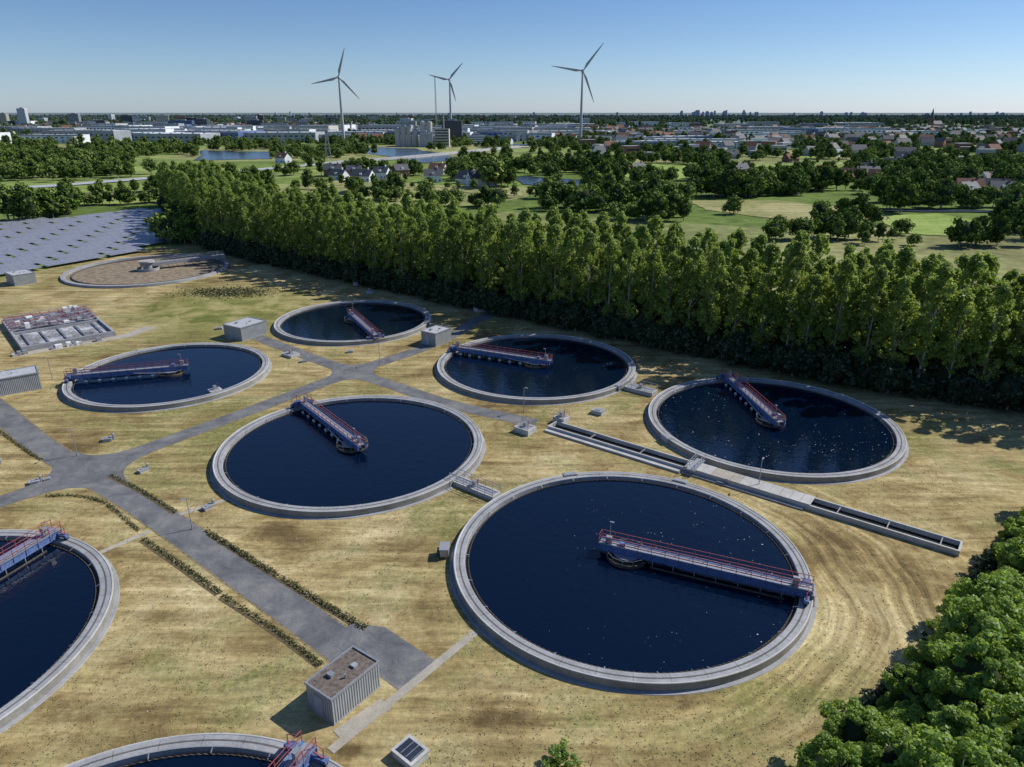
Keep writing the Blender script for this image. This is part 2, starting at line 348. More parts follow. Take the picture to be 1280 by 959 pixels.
# ------------------------------------------------------------------ leaves / trees
def quads(C,N,size,aspect=.7):
    n=len(C); N=N/np.maximum(np.linalg.norm(N,axis=1,keepdims=True),1e-6)
    r=NR.normal(size=(n,3)); a=np.cross(N,r); a/=np.maximum(np.linalg.norm(a,axis=1,keepdims=True),1e-6); b=np.cross(N,a)
    s=(size*(.6+.8*NR.rand(n)))[:,None]*.5
    return np.stack([C-a*s,C-b*s*aspect,C+a*s,C+b*s*aspect],1).reshape(-1,3)
def puffs(P,rad,per,size,flat=.8):
    Cs=[];Ns=[]
    for p,r in zip(P,rad):
        d=NR.normal(size=(per,3)); d/=np.linalg.norm(d,axis=1,keepdims=True)
        rr=r*(.45+.6*NR.rand(per)**.6)[:,None]
        Cs.append(p+d*rr*np.array([1,1,flat])); Ns.append(d*.8+NR.normal(size=(per,3))*.45+np.array([0,0,.35]))
    return quads(np.concatenate(Cs),np.concatenate(Ns),size)
def treemesh(name,leafv,mat,mb=None):
    mats=[mat]
    bv=np.array(mb.v) if mb and mb.v else np.zeros((0,3)); nl=len(leafv)//4
    me=bpy.data.meshes.new(name); me.vertices.add(len(leafv)+len(bv)); me.vertices.foreach_set('co',np.concatenate([leafv,bv]).ravel())
    starts=list(range(0,nl*4,4)); tot=[4]*nl; loops=list(range(nl*4)); mi=[0]*nl; cur=nl*4
    if mb:
        for f,i in zip(mb.f,mb.mi): starts.append(cur);tot.append(len(f));cur+=len(f);loops+=[k+nl*4 for k in f];mi.append(i+1)
        mats+=mb.mats
    me.loops.add(len(loops)); me.loops.foreach_set('vertex_index',loops)
    me.polygons.add(len(starts)); me.polygons.foreach_set('loop_start',starts); me.polygons.foreach_set('loop_total',tot)
    for m in mats: me.materials.append(m)
    me.polygons.foreach_set('material_index',mi); me.update(calc_edges=True); me.validate(); return me
def limb(mb,pts,r0,r1,n=6):
    for i in range(len(pts)-1):
        a=r0+(r1-r0)*i/(len(pts)-1); c=r0+(r1-r0)*(i+1)/(len(pts)-1); mb.cyl(pts[i],pts[i+1],a,c,n,M_BARK,False)
def poplar(seed):
    rr=random.Random(seed); H=24.5+rr.uniform(-1,1); mb=MB(); lean=(rr.uniform(-.6,.6),rr.uniform(-.6,.6))
    tr=[(lean[0]*t*t,lean[1]*t*t,H*.95*t) for t in (0,.25,.5,.75,1)]; limb(mb,tr,.30,.05)
    P=[];rad=[]
    base=rr.uniform(3.5,6.5); wdt=rr.uniform(3.2,4.0)
    for i in range(104):
        t=rr.random()**.86; h=base+(H-base-.8)*t
        env=wdt*min(1,(.22+t*2.4))*(1-t**2.8)**.75+.3
        an=rr.uniform(0,6.283); q=env*math.sqrt(rr.uniform(.05,1))*rr.uniform(.75,1.12)
        c=(lean[0]*t*t+q*math.cos(an),lean[1]*t*t+q*math.sin(an),h); P.append(c); rad.append(rr.uniform(.4,1.05)*(1.1-.3*t))
        if i%5==0: limb(mb,[(lean[0]*t*t,lean[1]*t*t,max(3,h-q*1.6)),c],.09,.03,4)
    return treemesh('poplar_tree',puffs(np.array(P),rad,60,.47,1.1),M_LPOP,mb)
def blobcore(mb,c,rx,rz,mat,rr,n=8,k=5):
    vs=[];
    for j in range(k+1):
        ph=math.pi*j/k
        for i in range(n):
            t=2*math.pi*i/n; q=rx*math.sin(ph)*rr.uniform(.8,1.1); vs.append((c[0]+q*math.cos(t),c[1]+q*math.sin(t),c[2]+rz*math.cos(ph)))
    mb.add(vs,[(j*n+i,(j+1)*n+i,(j+1)*n+(i+1)%n,j*n+(i+1)%n) for j in range(k) for i in range(n)],mat)
def broad(seed,H=9,Rd=3.8,np_=60,per=230,size=.24,mat=None,low=.25,core=.62,prad=(.7,1.25)):
    rr=random.Random(seed); mb=MB(); limb(mb,[(0,0,0),(.1,.1,H*.3),(.2,0,H*.65)],.02*H+.06,.08)
    P=[];rad=[]; cz=H*(low+(1-low)*.5); rz=H*(1-low)*.5
    for i in range(np_):
        u=rr.uniform(-.75,1); an=rr.uniform(0,6.283); q=math.sqrt(1-u*u); f=rr.uniform(.70,1.06)
        lump=1+.25*math.sin(an*3+seed)*math.cos(u*4+seed)
        c=(Rd*q*math.cos(an)*f*lump,Rd*q*math.sin(an)*f*lump,cz+rz*u*f*.92); P.append(c); rad.append(rr.uniform(*prad)*Rd/3.8)
        if i%5==0: limb(mb,[(.1,.05,H*.35),(c[0]*.5,c[1]*.5,(c[2]+H*.35)/2+.3),c],.1,.03,4)
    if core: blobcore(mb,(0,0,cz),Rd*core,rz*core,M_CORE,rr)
    return treemesh('broadleaf_tree',puffs(np.array(P),rad,per,size),mat or M_LNEAR,mb)
def instancer(name,pts,meshes,child):
    top=empty(name); pts=list(pts); R.shuffle(pts); k=len(meshes)
    for i,me in enumerate(meshes):
        sub=pts[i::k]
        if not sub: continue
        A=np.array(sub); n=len(A); an=NR.rand(n)*6.283; h=A[:,3]*.5
        V=np.zeros((n,4,3))
        for j in range(4):
            t=an+j*math.pi/2; V[:,j,0]=A[:,0]+np.cos(t)*h*1.41421; V[:,j,1]=A[:,1]+np.sin(t)*h*1.41421; V[:,j,2]=A[:,2]
        m=bpy.data.meshes.new(name+'_positions'); m.vertices.add(n*4); m.vertices.foreach_set('co',V.ravel()); m.loops.add(n*4); m.loops.foreach_set('vertex_index',np.arange(n*4))
        m.polygons.add(n); m.polygons.foreach_set('loop_start',np.arange(0,n*4,4)); m.polygons.foreach_set('loop_total',[4]*n); m.update(calc_edges=True)
        o=bpy.data.objects.new(name+'_positions',m); COL.objects.link(o); o.parent=top
        o.instance_type='FACES'; o.use_instance_faces_scale=True; o.instance_faces_scale=1; o.show_instancer_for_render=False; o.show_instancer_for_viewport=False
        c=bpy.data.objects.new(child,me); COL.objects.link(c); c.parent=o
    return top
POP=[poplar(i) for i in range(6)]
front=smoothpts([(-200,415),(-160,345),(-126,288),(-95,256),(-62.7,228.9),(-25,198),(11.9,169.2),(44.2,144),(66,128.5),(88,117.5),(112,108),(140,98)],10)
def resample(P,st):
    o=[];acc=0;o.append((P[0],(P[1]-P[0]).normalized()))
    for a,c in zip(P[:-1],P[1:]):
        L=(c-a).length; t=st-acc
        while t<=L: o.append((a+(c-a)*t/L,(c-a).normalized())); t+=st
        acc=(acc+L)%st
    return o
rest=[]
for r in range(4):
    for p,d in resample(front,5.1):
        n=Vector((-d.y,d.x)); n=n if n.y>0 else -n
        q=p+n*(2.5+r*7.0)+Vector((R.uniform(-1,1),R.uniform(-1,1))); s=R.uniform(.86,1.09)
        if r==0:
            o=bpy.data.objects.new('poplar_tree',POP[R.randrange(6)]); COL.objects.link(o); o.location=(q.x,q.y,0); o.rotation_euler=(R.uniform(-.03,.03),R.uniform(-.03,.03),R.uniform(0,6.28)); o.scale=(s*R.uniform(.9,1.12),s*R.uniform(.9,1.12),s)
        else: rest.append((q.x,q.y,0,s))
instancer('poplar_plantation',rest,POP,'poplar_tree')
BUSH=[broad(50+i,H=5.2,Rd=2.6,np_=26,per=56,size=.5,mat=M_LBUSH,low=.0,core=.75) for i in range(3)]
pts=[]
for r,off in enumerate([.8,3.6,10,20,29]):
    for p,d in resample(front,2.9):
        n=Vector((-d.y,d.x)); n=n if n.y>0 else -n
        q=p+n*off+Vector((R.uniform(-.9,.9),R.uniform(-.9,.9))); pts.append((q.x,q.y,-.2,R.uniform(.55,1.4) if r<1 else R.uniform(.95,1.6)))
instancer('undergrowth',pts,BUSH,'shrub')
NEAR=[broad(100+i,H=h_,Rd=r_,np_=90,per=170,size=.30,low=.12,core=.60,prad=(.40,.95)) for i,(h_,r_) in enumerate([(8.6,3.5),(9.6,3.2),(7.6,3.7),(9.0,2.8)])]
edge=[(98,104),(84,95),(68,80),(55.5,69.5),(47.5,61),(39,54),(30,46.5),(23,40),(15,30)]
pts=[]
def xedge(y):
    for (x0,y0),(x1,y1) in zip(edge[:-1],edge[1:]):
        if y1<=y<=y0: return x1+(x0-x1)*(y-y1)/(y0-y1)
    return 999
y=31.
while y<103:
    x=xedge(y)+2.2+R.uniform(-1.2,1.6); 
    j=0
    while x<xedge(y)+48:
        pts.append((x,y+R.uniform(-1.5,1.5),-.3,R.uniform(.5,.8) if j==0 else R.uniform(.75,1.15))); x+=R.uniform(3.6,5.2); j+=1
    y+=4.0
instancer('woodland_edge',pts,NEAR,'broadleaf_tree')
pts=[]
y=31.
while y<103:
    pts.append((xedge(y)+R.uniform(-.4,1.8),y,-.2,R.uniform(.25,.6))); y+=1.2
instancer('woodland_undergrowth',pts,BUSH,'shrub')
SH=broad(300,H=2.2,Rd=1.3,np_=18,per=90,size=.2,mat=M_LNEAR,low=0,core=.4)
for x,y,s in [(4.2,43.4,1.0),(3.2,42.6,.7),(-30.5,44.9,.45),(-29.9,44.6,.35)]:
    o=bpy.data.objects.new('shrub',SH); COL.objects.link(o); o.location=(x,y,-.1); o.scale=(s,s,s*.8)
def hedge(pts,wd=.5,h=.25,dens=75):
    P=resample(smoothpts(pts,8),.12); C=[]
    for p,d in P:
        g=.5+.5*math.sin(p.x*.9)*math.sin(p.y*.7+1)
        if R.random()<.12: continue
        for _ in range(int(dens*.12*(.5+.8*g))):
            o=R.gauss(0,wd*.3); C.append((p.x-d.y*o+R.uniform(-.1,.1),p.y+d.x*o+R.uniform(-.1,.1),abs(R.gauss(0,.5))*h*math.exp(-(o/wd)**2*2)+.03))
    C=np.array(C); N=NR.normal(size=C.shape)+np.array([0,0,.5])
    me=treemesh('low_hedge',quads(C,N,.22),M_LHEDGE); o=bpy.data.objects.new('low_hedge',me); COL.objects.link(o)
hedge([(-39,77.9),(-27,68.6),(-15.2,59.6)],.6,.38,105); hedge([(-46.2,76.2),(-39,70.6),(-32.4,65.4)],.55,.25); hedge([(-31.9,64.9),(-25,59.8),(-18.4,54.4)],.55,.25)
hedge([(-65,86.6),(-61,86.8),(-55.7,84.8),(-47.6,77.9)]); hedge([(-59,92.8),(-52,88),(-44.8,82.4)]); hedge([(-88,110),(-80,103.5),(-72.3,97.6)])
M_FUR=plain('bare_soil_furrow',(.12,.095,.05),1,var=.4,scale=1.5)
for i,p in enumerate([[(-38.7,77.2),(-27,68.0),(-15.4,59.2)],[(-46.4,75.7),(-39.2,70.1),(-32.7,65.0)],[(-32.2,64.5),(-25.2,59.4),(-18.7,54.1)],[(-59.2,92.3),(-52.2,87.6),(-45.1,82.0)]]): road('drainage_furrow',p,.45,.032,M_FUR)
C=[]
for _ in range(5000):
    a=R.uniform(0,6.28);q=abs(R.gauss(0,.5)); C.append((-84+q*15*math.cos(a),206+q*7*math.sin(a),R.uniform(0,.5)))
C=np.array(C); me=treemesh('tall_weeds',quads(C,NR.normal(size=C.shape)+np.array([0,0,1]),.5),M_LHEDGE); COL.objects.link(bpy.data.objects.new('tall_weeds',me))
tx=NR.rand(26000)*150-85; ty=40+NR.rand(26000)**1.6*110
keep=np.ones(len(tx),bool)
for cx,cy in [(13.7,71.6),(-25.3,101.6),(-69.2,135.3),(-40.1,174),(5,140.4),(44.2,111),(-62.6,56.2),(-24.8,24.9)]: keep&=((tx-cx)**2+(ty-cy)**2>21.4**2)
def dseg(pts,wd):
    global keep
    for a,c in zip(pts[:-1],pts[1:]):
        dx,dy=c[0]-a[0],c[1]-a[1]; t=np.clip(((tx-a[0])*dx+(ty-a[1])*dy)/(dx*dx+dy*dy),0,1); keep&=((tx-a[0]-t*dx)**2+(ty-a[1]-t*dy)**2>wd*wd)
dseg(rA,3.0);dseg(rB,2.8);dseg(rC,2.6);dseg([(6.8,109.9),(54.6,73.4)],3);dseg([(-15,47),(-10,55)],6);dseg([(-63.2,94.2),(-63.1,94.3)],6);dseg([(-32.9,137.3),(-32.8,137.4)],5)
C=np.stack([tx,ty,np.full(len(tx),.04)],1)[keep]; C=np.repeat(C,2,0)+NR.normal(size=(len(C)*2,3))*np.array([.12,.12,.0])
M_TUFT=leaf('dry_grass_tufts',(.18,.165,.06),(.40,.35,.18),.25,(.4,.36,.15))
COL.objects.link(bpy.data.objects.new('grass_tufts',treemesh('grass_tufts',quads(C,NR.normal(size=C.shape)+np.array([0,0,1.2]),.15,.6)+np.array([0,0,.03]),M_TUFT)))

# ------------------------------------------------------------------ tanks
def bridge_mesh(Lr,back=3.4):
    b=MB(); x0=-back; x1=Lr+.5; G=M_BLUE
    for sy in(-.62,.62):
        b.box(x0,x1,sy-.05,sy+.05,1.2,1.9,G); b.box(x0,x1,sy-.15,sy+.15,1.13,1.197,G); b.box(x0,x1,sy-.15,sy+.15,1.903,1.97,G)
        n=int((x1-x0)/1.5)
        for i in range(n+1):
            x=x0+.05+(x1-x0-.1)*i/n; b.beam((x,sy*1.2,1.9),(x,sy*1.2,3.0),.06,.06,M_RED)
            b.box(x-.03,x+.03,sy-.14,sy+.14,1.2,1.9,G)
        for z in(2.45,3.0): b.beam((x0,sy*1.2,z),(x1,sy*1.2,z),.06,.06,M_RED)
        b.box(x0,x1,sy*1.2-.012,sy*1.2+.012,1.98,2.12,M_GALV)
    for z in(2.45,3.0): b.beam((x0,-.72,z),(x0,.72,z),.05,.05,M_RED)
    b.box(x0+.05,x1-.05,-.46,.46,1.9,1.94,M_GRATE)
    for i in range(9):
        x=x0+.4+(x1-x0-.8)*i/8; b.beam((x,-.56,1.3),(x,.56,1.3),.12,.12,G)
    xr=Lr
    b.box(xr-.25,xr+.25,-2.1,2.1,1.28,1.62,G)
    for sy in(-1.8,1.8):
        b.cyl((xr-.14,sy,1.21),(xr+.14,sy,1.21),.29,.29,16,M_BLACK)
        b.beam((xr,sy,1.6),(xr,sy*.45,1.9),.12,.12,M_RED); b.beam((xr,sy,1.6),(xr,sy,2.6),.06,.06,M_RED); b.beam((xr,sy,2.6),(xr,sy*.42,3.0),.05,.05,M_RED)
    b.box(xr-.6,xr+.1,.85,1.4,1.63,2.1,M_BLUE); b.box(xr-1.6,xr-.9,-.42,-.05,1.95,3.1,M_GALV)
    b.box(xr+.26,xr+.9,-.5,.5,1.3,1.36,M_GRATE); b.beam((xr+.9,-.5,.1),(xr+.5,-.5,1.9),.08,.08,M_RED); b.beam((xr+.9,.5,.1),(xr+.5,.5,1.9),.08,.08,M_RED)
    for x in [3.2,5.6,8,10.4,12.8,15.2,17.4]:
        if x<Lr-2:
            for sy in(-.8,.8): b.beam((x,sy,1.2),(x,sy,.1),.09,.09,M_GALV)
            b.beam((x,-.8,.95),(x,.8,.95),.07,.07,M_GALV)
            b.box(x-.3,x+.3,.83,1.05,.5,.8,M_WH)
    b.beam((3,-1.1,.55),(Lr-2.2,-1.1,.55),.05,.25,M_RUST)
    b.cyl((0,0,.1),(0,0,1.12),.8,.8,20,M_CON)
    b.rev([(2.35,.2),(2.35,.85),(2.45,.85),(2.45,.2)],40,M_RUST); b.rev([(1.0,.56),(2.33,.56)],40,M_RUST)
    b.rev([(.8,1.04),(1.65,1.04),(1.65,1.12),(.8,1.12)],28,M_GRATE)
    for i in range(12):
        t=i*math.pi/6; b.beam((2.4*math.cos(t),2.4*math.sin(t),.8),(2.4*math.cos(t),2.4*math.sin(t),1.4),.04,.04,M_GALV)
        t2=t+math.pi/6; b.beam((2.4*math.cos(t),2.4*math.sin(t),1.4),(2.4*math.cos(t2),2.4*math.sin(t2),1.4),.04,.04,M_GALV)
    b.cyl((-2.3,.45,1.95),(-2.3,.45,4.4),.05,.04,6,M_GALV); b.box(-2.4,-1.9,.4,.6,4.4,4.5,M_GALV)
    b.box(-2.6,-1.9,-.42,0,1.95,2.9,M_GALV); b.box(-.9,-.3,-.4,.2,1.95,2.4,M_BLUE)
    b.cyl((1.0,1.15,1.0),(6.5,1.15,1.5),.09,.09,8,M_GALV)
    return b
def tank(x,y,ang,Rt=21.0,name='settling_tank'):
    e=empty(name,(x,y,0)); k=Rt-21
    b=MB()
    b.rev([(19.25+k,.0),(19.25+k,.9),(19.32+k,.93),(20.4+k,.93)],180,M_CON)
    b.rev([(20.4+k,.93),(20.46+k,.99),(20.58+k,.99),(20.62+k,.93)],180,M_CONL)
    b.rev([(20.62+k,.93),(20.64+k,.10)],180,M_CONW)
    b.rev([(20.64+k,.10),(21.05+k,.08),(21.1+k,0)],120,M_CON)
    b.rev([(18.86+k,.22),(19.25+k,.22)],120,M_COND)
    b.rev([(19.80+k,.936),(19.98+k,.936)],120,M_COND)
    n=420; vs=[];fs=[]
    for i in range(n):
        t=2*math.pi*i/n; z=.62 if i%2 else .52
        vs+=[((18.86+k)*math.cos(t),(18.86+k)*math.sin(t),.1),((18.86+k)*math.cos(t),(18.86+k)*math.sin(t),z),((18.80+k)*math.cos(t),(18.80+k)*math.sin(t),z),((18.80+k)*math.cos(t),(18.80+k)*math.sin(t),.1)]
    for i in range(n):
        a=i*4;c=((i+1)%n)*4; fs+=[(a,c,c+1,a+1),(a+1,c+1,c+2,a+2),(a+2,c+2,c+3,a+3)]
    b.add(vs,fs,M_RUST)
    for i in range(36):
        t=2*math.pi*(i+.3)/36; c_,s_=math.cos(t),math.sin(t); b.beam(((19.33+k)*c_,(19.33+k)*s_,.93),((20.39+k)*c_,(20.39+k)*s_,.93),.035,.012,M_COND)
    for i in range(24):
        t=2*math.pi*i/24; b.beam(((18.8+k)*math.cos(t),(18.8+k)*math.sin(t),.7),((19.3+k)*math.cos(t),(19.3+k)*math.sin(t),.9),.08,.06,M_GALV)
    b.build('basin',parent=e)
    wb=MB(); wb.add([((18.8+k)*math.cos(2*math.pi*i/96),(18.8+k)*math.sin(2*math.pi*i/96),.46) for i in range(96)],[tuple(range(96))],M_WAT); wb.build('water',parent=e)
    bridge_mesh(19.9+k).build('scraper_bridge',parent=e,yaw=math.radians(ang))
    return e
for t in [(13.7,71.6,-23,21.0),(-25.3,101.6,128,21.0),(-69.2,135.3,196,19.4),(-40.1,174,-63,19.8),(5.0,140.4,155,21),(44.2,111,96,21),(-62.6,56.2,72,21),(-24.8,24.9,66,21)]: tank(*t)
e=empty('old_round_basin',(-122.4,236.8,0)); b=MB()
b.rev([(24.2,-1.4),(24.2,.75),(25.5,.75),(25.6,0)],140,M_CON); b.rev([(22.2,.05),(22.2,.5),(22.5,.5),(22.5,.05)],140,M_COND)
b.rev([(0,.4),(6,.2),(24.2,.06)],80,M_MUD)
b.cyl((0,0,0),(0,0,3.0),1.5,1.5,20,M_CON); b.cyl((0,0,3.0),(0,0,3.5),2.4,2.4,20,M_CONL); b.rev([(3.2,0),(3.2,1.2),(3.4,1.2),(3.4,0)],30,M_CON)
b.build('basin',parent=e)
b=MB()
for sy in(-1,1):
    b.box(-2,25.5,sy-.1,sy+.1,1.6,2.6,M_GALV)
    for i in range(19): b.beam((-2+i*1.5,sy*1.1,2.6),(-2+i*1.5,sy*1.1,3.7),.07,.07,M_GALV)
    b.beam((-2,sy*1.1,3.7),(25.5,sy*1.1,3.7),.08,.08,M_GALV); b.beam((-2,sy*1.1,3.2),(25.5,sy*1.1,3.2),.06,.06,M_GALV)
b.box(-2,25.5,-.9,.9,2.5,2.58,M_GRATE); b.box(24.3,25.3,-2,2,.95,1.6,M_GALV)
for i in range(8): b.beam((3+i*2.6,0,2.4),(4.6+i*2.6,0,.2),.15,.15,M_RUST)
b.build('scraper_bridge',parent=e,yaw=math.radians(40))

# ------------------------------------------------------------------ channels & little works
def local(p0,p1): 
    d=Vector((p1[0]-p0[0],p1[1]-p0[1])); return d.length,math.atan2(d.y,d.x)
L,yaw=local((6.8,109.9),(54.6,73.4)); b=MB()
b.box(0,L,-1.35,-1.1,0,.75,M_CONL); b.box(0,L,1.1,1.35,0,.75,M_CONL); b.box(0,.25,-1.1,1.1,0,.75,M_CONL); b.box(L-.25,L,-1.1,1.1,0,.75,M_CONL)
b.box(.25,L-.25,-1.1,1.1,.03,.1,M_DARK)
x=24.5
while x<42: 
    b.box(x,x+1.35,-1.33,1.33,.755,.87+R.uniform(-.01,.02),M_PATH if R.random()<.2 else M_CONL); x+=1.4
b.box(0,24.3,-2.35,-1.36,0,.35,M_CONL); b.box(24.5,42,-2.0,-1.36,0,.25,M_CON)
for x in [8,17,46,52,58]:
    if x<L: b.beam((x,-1.1,.6),(x,1.1,.6),.12,.1,M_CON)
b.build('concrete_channel',(6.8,109.9,0),yaw)
b=MB()
for sy in(-.6,.6):
    b.beam((0,sy,.9),(4.2,sy,.9),.1,.2,M_GALV)
    for i in range(5): b.beam((i*1.05,sy,.9),(i*1.05,sy,2.0),.06,.06,M_GALV)
    b.beam((0,sy,2.0),(4.2,sy,2.0),.07,.07,M_GALV); b.beam((0,sy,1.5),(4.2,sy,1.5),.05,.05,M_GALV)
b.box(0,4.2,-.55,.55,.92,.96,M_GRATE); b.build('foot_bridge',(26.2,92.7,0),math.radians(55))
def box_works(x,y,L,W,H,yaw,rail=True,grate=True):
    b=MB(); b.box(-L/2,L/2,-W/2,W/2,0,H,M_CONL)
    if grate: b.box(-L/2+.3,L/2-.3,-W/2+.3,W/2-.3,H+.004,H+.06,M_GRATE)
    if rail:
        for sy in(-W/2+.1,W/2-.1):
            n=max(2,int(L/1.3))
            for i in range(n+1): b.beam((-L/2+.1+(L-.2)*i/n,sy,H),(-L/2+.1+(L-.2)*i/n,sy,H+1.05),.06,.06,M_GALV)
            for z in(.55,1.05): b.beam((-L/2+.1,sy,H+z),(L/2-.1,sy,H+z),.06,.06,M_GALV)
    b.box(-.3,.3,-.25,.25,H+.07,H+.8,M_GALV); b.cyl((.6,0,H+.06),(.6,0,H+1.2),.06,.06,8,M_RED)
    return b.build('concrete_chamber',(x,y,0),yaw)
YA=math.radians(-38)
box_works(2.2,108.0,3.0,2.4,1.0,YA); box_works(8.5,111.8,2.2,2.0,1.2,YA); box_works(-5.3,88.5,8.2,1.9,.7,math.radians(-38),True); box_works(24.6,126.2,6,2.4,.8,math.radians(-38))
box_works(-48.5,147.6,3.4,2.4,.6,YA,False); box_works(-56.3,125.2,2.2,1.8,.9,math.radians(40),False); box_works(-47.8,216,2.4,2,1.0,.3)
box_works(-8,185.5,4,2.5,.9,.5); box_works(-42,205,2,1.4,.7,.2,False)
def svc(x,y,s=1,yaw=0.3,kind=0):
    b=MB(); b.box(-.7*s,.7*s,-.5*s,.5*s,0,.45*s,M_CONL); b.box(-.78*s,.78*s,-.58*s,.58*s,.452*s,.55*s,M_CON)
    b.box(-.35*s,.35*s,-.3*s,.3*s,.553*s,.62*s,M_GRATE)
    if kind: b.cyl((.9*s,0,0),(.9*s,0,1.1*s),.18*s,.18*s,10,M_GALV); b.cyl((.9*s,0,1.1*s),(.9*s,0,1.25*s),.26*s,.1*s,10,M_CON)
    b.build('manhole_box',(x,y,0),yaw)
for q in [(-68.8,90.4,.9,.6,1),(-67.6,91.4,.6,.6,0),(-65.8,104.6,1,.3,1),(-54.9,93.9,.9,1,1),(-41,83.4,.9,.9,1),(15.3,115.7,1.4,-.6,0),(-5,187,1.1,.2,0),(-44.6,143.5,.9,.4,1),(-78.5,96.5,1,.6,0),(-83.5,148.4,1,.3,1),(-72,168,1,.2,0),(-36,150,.9,.2,0),(30.2,90.3,.8,-.6,1),(-95,113,.8,.6,1)]: svc(*q)
b=MB(); b.box(-.5,.5,-.8,.8,.3,1.3,M_GALV); b.box(-.9,-.5,-.4,.4,0,.9,M_DKC); b.box(-.6,.6,-.9,.9,1.303,1.36,M_GRATE); b.build('valve_cabinet',(-8.1,72.6,0),0)
for cx,cy,an in [(13.7,71.6,105),(13.7,71.6,60),(44.2,111,-160),(5,140.4,-40)]:
    a=math.radians(an); b=MB(); b.box(-.4,.5,-1.0,1.0,.2,1.1,M_CON); b.box(-.3,.4,-.8,.8,1.103,1.15,M_GRATE); b.build('outlet_chamber',(cx+20.4*math.cos(a),cy+20.4*math.sin(a),0),a)
for x,y in [(-67.6,99.1),(-41,78.3),(34.9,88.6),(2.1,116.5),(-92,133),(-28,142)]:
    b=MB(); b.cyl((0,0,0),(0,0,4.6),.07,.045,8,M_GALV); b.cyl((0,0,0),(0,0,.5),.1,.1,8,M_GALV); b.beam((0,0,4.6),(.5,0,4.7),.06,.06,M_GALV); b.box(.3,.8,-.12,.12,4.66,4.76,M_GALV); b.build('street_lamp',(x,y,0),R.uniform(0,6))

# ------------------------------------------------------------------ small buildings
def kiosk(name,A,B,C,h,top=None,doors=True):
    A,B,C=Vector(A),Vector(B),Vector(C); yaw=math.atan2((B-A).y,(B-A).x); W=(B-A).length; D=(C-B).length
    e=empty(name,(A.x,A.y,0),yaw); b=MB(); b.box(0,W,0,D,0,.12,M_CON); b.box(.04,W-.04,.04,D-.04,.123,h,M_CORR); b.build('walls',parent=e)
    b=MB(); t=.12
    for q in[(-.05,W+.05,-.05,t),(-.05,W+.05,D-t,D+.05),(-.05,t,t,D-t),(W-t,W+.05,t,D-t)]: b.box(*q,h+.003,h+.22,M_GALV)
    b.box(t,W-t,t,D-t,h+.003,h+.08,top or M_ROOF)
    b.box(W*.25,W*.25+.6,D*.3,D*.3+.5,h+.083,h+.4,M_GALV); b.box(W*.5,W*.5+.5,D*.66,D*.66+.5,h+.083,h+.3,M_GREYC); b.cyl((W*.7,D*.45,h+.08),(W*.7,D*.45,h+.5),.1,.1,8,M_GALV); b.build('roof',parent=e)
    if doors:
        b=MB(); b.box(W*.3,W*.3+1,.0,.038,.13,2.2,M_GREYC); b.box(-.02,.038,D*.3,D*.3+1.2,.7,1.6,M_DKC); b.build('door',parent=e)
    return e
kiosk('pump_house',(-18.3,49.1),(-15.5,47.1),(-11.6,51.2),2.75)
kiosk('pump_house',(-68.2,161.2),(-62.9,158),(-59.2,164.6),3.1,M_ROOFL); kiosk('pump_house',(-20.9,156.2),(-17.3,153.8),(-13.4,158),3.0,M_ROOFL)
kiosk('pump_house',(-102,119.5),(-90.8,127.8),(-93.8,131.8),3.2,M_ROOFL)
kiosk('pump_house',(-158.3,219),(-152.5,214),(-149,219),3.2,M_ROOFL)
b=MB(); b.box(-1.15,1.15,-.95,.95,0,.75,M_CONL); b.box(-1.25,1.25,-1.05,1.05,.753,.85,M_CONL); b.box(-.95,.95,-.75,.75,.853,.9,M_GLASS)
for i in range(4): b.box(-.95+i*.6,-.9+i*.6,-.75,.75,.903,.93,M_GALV)
b.build('skylight_chamber',(-8.4,43.9,0),math.radians(-40))

# ------------------------------------------------------------------ aeration basin
e=empty('aeration_basin',(-109,150,0),math.radians(41)); W=19;D=30; b=MB()
for x0,x1,y0,y1 in[(0,W,0,.5),(0,W,D-.5,D),(0,.5,.5,D-.5),(W-.5,W,.5,D-.5),(.5,W-.5,14,14.5)]: b.box(x0,x1,y0,y1,0,1.2,M_CON)
b.build('walls',parent=e); b=MB(); b.box(.5,W-.5,.5,14,.1,.6,M_FOAM); b.box(.5,W-.5,14.5,D-.5,.1,.75,M_FOAM); b.build('foam_surface',parent=e)
b=MB()
for k in range(5):
    y=16+k*2.9; b.box(.3,W-.3,y,y+1.0,1.25,1.35,M_GALV)
    for sy in (y,y+1.0):
        b.beam((.3,sy,2.3),(W-.3,sy,2.3),.07,.07,M_RED if k%2 else M_GALV); b.beam((.3,sy,1.8),(W-.3,sy,1.8),.05,.05,M_RED)
        for i in range(10): b.beam((.3+i*2,sy,1.3),(.3+i*2,sy,2.3),.06,.06,M_RED)
for k in range(5): b.cyl((2+k*3.7,1,.9),(2+k*3.7,13.6,.9),.16,.16,8,M_GALV)
for i in range(30): b.box(*(lambda x,y,q:(x,x+q,y,y+q*1.3))(R.uniform(1,17),R.uniform(15,28),R.uniform(.5,1.4)),1.36,1.4+R.uniform(.3,1.3),R.choice([M_GALV,M_WH,M_GREYC]))
for i in range(12): x=R.uniform(-3,17); b.box(x,x+R.uniform(.5,1.6),-2.2,-1,0,R.uniform(.4,1.1),R.choice([M_GALV,M_WH,M_CONL]))
b.build('walkways_and_pipes',parent=e)
road('concrete_apron',[(-110,148),(-92,163),(-90,170)],3.5,.026,M_PATH,False)

